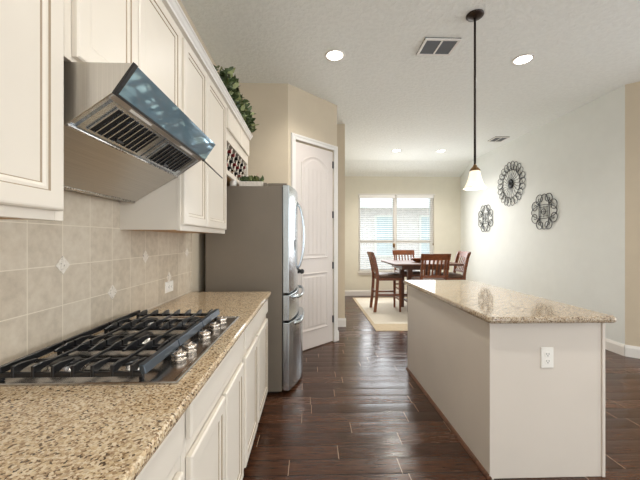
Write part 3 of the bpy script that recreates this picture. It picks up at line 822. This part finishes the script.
pd = thing('pendant_lamp', 'pendant lamp on a long dark rod with frosted white bell shade', 'pendant lamp', (1.295, 2.51, CH))
px_, py_ = 1.295, 2.51
MB().lathe([(.066, CH - .0005), (.066, CH - .008), (.060, CH - .016), (.035, CH - .026), (.012, CH - .034)], (px_, py_, 0), n=30).build('canopy', 'bronze', pd)
MB().lathe([(.0085, CH - .03), (.0085, 2.5), (.0085, 1.918)], (px_, py_, 0), n=12).build('rod', 'bronze', pd)
MB().lathe([(.010, 1.925), (.014, 1.918), (.018, 1.908), (.034, 1.890), (.040, 1.880), (.034, 1.876)], (px_, py_, 0), n=24).build('socket_cap', 'brass', pd)
prof = [(.030, 1.878), (.037, 1.870), (.042, 1.846), (.050, 1.812), (.061, 1.778), (.076, 1.750), (.087, 1.736), (.083, 1.736), (.072, 1.752), (.057, 1.780), (.046, 1.813), (.038, 1.846), (.033, 1.868), (.026, 1.874)]
MB().lathe(prof, (px_, py_, 0), n=36).build('glass_shade', 'shade', pd)
MB().lathe([(.006, 1.872), (.012, 1.86), (.022, 1.84), (.025, 1.82), (.020, 1.795), (.004, 1.785)], (px_, py_, 0), n=18).build('bulb', 'bulb', pd)
d = bpy.data.lights.new('pendant_glow', 'POINT'); d.energy = 7; d.color = (1, .9, .75); d.shadow_soft_size = .03
l = bpy.data.objects.new('bulb_light', d); COL.objects.link(l); l.parent = pd; l.location = (0, 0, 1.76 - CH)

# ------------------------------------------------------------------ wall art on the right wall
def wy(c, u): return c[1] - u   # seen from the room +Y runs to the left
def art_tube(mb, c, pts, r=.005, closed=False, dx=.012):
    mb.tube([(RX - dx, c[1] + u, c[2] + v_) for u, v_ in pts], r, 6, closed=closed)
c = (RX, 5.69, 2.340); R_ = .40
root = thing('metal_wall_medallion', 'large round petalled metal wall medallion, highest of the three', 'wall art', c)
N = 22
mb = MB()
for k in range(N):
    a = 2 * PI * k / N; pts = []
    for j in range(19):   # loop petal
        b = 2 * PI * j / 18; rr = .075
        r1 = R_ - .075 + .075 * math.cos(b); tt = .055 * math.sin(b)
        pts.append((r1 * math.cos(a) - tt * math.sin(a), r1 * math.sin(a) + tt * math.cos(a)))
    art_tube(mb, c, pts[:-1], .0045, True, .010 + .006 * (k % 2))
mb.build('outer_loops', 'art', root)
mb = MB()
for k in range(N):
    a = 2 * PI * k / N; pts = []
    for j in range(12):
        t_ = j / 11; r1 = .05 + (.29) * t_; aa = a + .35 * math.sin(t_ * PI)
        pts.append((r1 * math.cos(aa), r1 * math.sin(aa)))
    art_tube(mb, c, pts, .004, False, .014)
art_tube(mb, c, [(.245 * math.cos(2 * PI * k / 40), .245 * math.sin(2 * PI * k / 40)) for k in range(40)], .0035, True, .008)
mb.build('spokes', 'art', root)
MB().lathe([(.075, RX - .008), (.078, RX - .016), (.055, RX - .03), (.03, RX - .034), (.028, RX - .045), (.004, RX - .052)], (0, c[1], c[2]), 'x', 24).build('center_boss', 'art', root)
def scroll_art(label, c, H):
    root = thing('metal_wall_scroll', label, 'wall art', c)
    k_ = H / .29
    S = lambda pts: [(u * k_, v_ * k_) for u, v_ in pts]
    mb = MB()
    art_tube(mb, c, S([(.110 * math.cos(2 * PI * j / 32), .275 * math.sin(2 * PI * j / 32)) for j in range(32)]), .006, True, .012)
    art_tube(mb, c, S([(.275 * math.cos(2 * PI * j / 32), .110 * math.sin(2 * PI * j / 32)) for j in range(32)]), .006, True, .018)
    mb.build('crossed_ovals', 'art', root)
    for q_ in range(4):
        for s in (1, -1):
            pts = []
            lu, lv = .088, .200
            a0 = math.atan2(-lv, -lu) + .55
            for j in range(34):   # lobe that curls inwards to a spiral
                t_ = j / 33; th = a0 + 2.7 * PI * t_; rr = .092 * (1 - .82 * t_ ** 1.35)
                pts.append(((lu + rr * math.cos(th)) * s, lv + rr * math.sin(th)))
            a = q_ * PI / 2; pts = [(u * math.cos(a) - v_ * math.sin(a), u * math.sin(a) + v_ * math.cos(a)) for u, v_ in pts]
            mb = MB(); art_tube(mb, c, S(pts), .0055, False, .012 + .004 * (s > 0)); mb.build('scroll', 'art', root)
    mb = MB()
    for u in (-.07, 0, .07):
        art_tube(mb, c, S([(u, -.09), (u, .09)]), .004, False, .014); art_tube(mb, c, S([(-.09, u), (.09, u)]), .004, False, .017)
    art_tube(mb, c, S([(.045 * math.cos(2 * PI * j / 20), .045 * math.sin(2 * PI * j / 20)) for j in range(20)]), .005, True, .020)
    mb.build('center_grid', 'art', root)
scroll_art('square metal scroll art at the right, nearest of the three wall pieces', (RX, 4.862, 1.768), .285)
scroll_art('far metal scroll art on the right wall, beside the pendant shade', (RX, 6.53, 1.775), .285)

# ------------------------------------------------------------------ dining set
rg = thing('area_rug', 'cream woven area rug with tan border under the dining set', 'rug', (2.1, 6.0, 0))
def rrect(x0, x1, y0, y1, z): return [(x0, y0, z), (x1, y0, z), (x1, y1, z), (x0, y1, z)]
MB().loops([rrect(.95, 3.3, 4.67, 7.35, .001), rrect(.95, 3.3, 4.67, 7.35, .008), rrect(.955, 3.295, 4.675, 7.345, .011)]).build('border', 'rug_b', rg)
MB().loops([rrect(1.0, 3.2, 5.03, 7.25, .0112), rrect(1.0, 3.2, 5.03, 7.25, .0135)]).build('center_field', 'rug', rg)
TB = .0137
tb = thing('dining_table', 'square dark wood counter-height table on the cream rug', 'table', (2.045, 6.05, TB))
MB().box(1.44, 2.65, 5.50, 6.60, .882, .914).build('tabletop', 'table', tb, bevel=.006)
MB().box(1.62, 2.47, 5.68, 5.70, .80, .882).box(1.62, 2.47, 6.40, 6.42, .80, .882).box(1.62, 1.64, 5.70, 6.40, .80, .882).box(2.45, 2.47, 5.70, 6.40, .80, .882).build('apron', 'table', tb)
for x in (1.79, 2.30):
    for y in (5.80, 6.30):
        MB().loops([rrect(x - .034, x + .034, y - .034, y + .034, TB), rrect(x - .04, x + .04, y - .04, y + .04, .60), rrect(x - .045, x + .045, y - .045, y + .045, .882)]).build('leg', 'table', tb, bevel=.004)
MB().box(1.80, 2.29, 5.82, 6.28, .16, .185).build('lower_shelf', 'table', tb, bevel=.004)
bw = MB().lathe([(.05, .9142), (.06, .918), (.10, .94), (.135, .975), (.14, .99), (.128, .985), (.09, .95), (.02, .93)], (2.02, 6.0, 0), n=28).build('bowl', 'chair'); tag(bw, 'brown wooden bowl in the middle of the dining table', 'bowl')

GR = 'dining chairs around the table'
ch = thing('dining_chair', 'x', 'chair', (0, 0, 0), 0, GR)
def L(name, mb, mat, **kw): return mb.build(name, mat, ch, local=True, **kw)
sw = .225
for s in (-1, 1):
    # rear post: leg and back post in one curved piece
    path = [(-.265, 0), (-.235, .25), (-.215, .55), (-.215, .66), (-.235, .80), (-.275, .98), (-.315, 1.085)]
    mb = MB(); ls = []
    for y, z in path:
        hwid = .026 if z < .7 else .028
        ls.append([(s * (sw - .02) + dx * .016, y + dy * hwid, z) for dx, dy in ((-1, -1), (1, -1), (1, 1), (-1, 1))])
    mb.loops(ls); L('rear_leg', mb, 'chair', bevel=.003)
    mb = MB(); x = s * (sw - .025); ls = []
    for z, hwid in ((0, .016), (.35, .020), (.60, .023)): ls.append([(x + dx * hwid, .20 + dy * hwid, z) for dx, dy in ((-1, -1), (1, -1), (1, 1), (-1, 1))])
    mb.loops(ls); L('front_leg', mb, 'chair', bevel=.003)
    L('stretcher', MB().box(s * (sw - .025) - .009, s * (sw - .025) + .009, -.225, .185, .30, .33), 'chair')
L('stretcher', MB().box(-.19, .19, .192, .208, .20, .235), 'chair')
L('stretcher', MB().box(-.19, .19, -.245, -.228, .36, .39), 'chair')
L('seat_frame', MB().box(-sw, sw, -.20, .225, .575, .625), 'chair', bevel=.004)
mb = MB(); ls = []
for z, i in ((.625, .012), (.645, .0), (.665, .004), (.684, .03), (.692, .09)):
    ls.append([(x, y, z) for x, y in slab(-sw - .005 + i, sw + .005 - i, -.195 + i, .235 - i, .03)])
mb.loops(ls, smooth=True); L('seat_cushion', mb, 'leather')
def yb(z): # back curve
    for (y0, z0), (y1, z1) in zip(path, path[1:]):
        if z0 <= z <= z1: return y0 + (y1 - y0) * (z - z0) / (z1 - z0)
    return path[-1][0]
mb = MB(); ls = []
for k in range(9):
    x = -sw - .012 + (2 * sw + .024) * k / 8; d_ = -.034 * math.cos((k - 4) / 4 * PI / 2)
    ls.append([(x, yb(.995) + d_ - .012, .995), (x, yb(.995) + d_ + .012, .995), (x, yb(1.085) + d_ + .011, 1.10), (x, yb(1.085) + d_ - .011, 1.10)])
mb.loops(ls); L('top_rail', mb, 'chair', bevel=.003)
L('lower_rail', MB().box(-.195, .195, yb(.73) - .009, yb(.73) + .009, .71, .75), 'chair')
for k in range(6):
    x = -.16 + k * .064; d_ = -.028 * math.cos((k - 2.5) / 3 * PI / 2)
    mb = MB(); ls = []
    for z in (.74, .86, 1.0):
        y = yb(z) + d_ * (z - .74) / .26
        ls.append([(x - .013, y - .006, z), (x + .013, y - .006, z), (x + .013, y + .006, z), (x - .013, y + .006, z)])
    mb.loops(ls); L('slat', mb, 'chair')
spots = [('slat-back dining chair in side view, left of the table', 1.43, 6.05, -PI / 2),
         ('slat-back dining chair with its back to us, in front of the table', 1.97, 5.33, 0),
         ('slat-back dining chair behind the table in front of the window', 2.0, 6.62, PI),
         ('slat-back dining chair on the right of the table by the wall', 2.60, 6.05, PI / 2)]
for i, (lab, x, y, rz) in enumerate(spots):
    o = ch if i == 0 else copy_tree(ch)
    o.location = (x, y, TB); o.rotation_euler = (0, 0, rz); o['label'] = lab
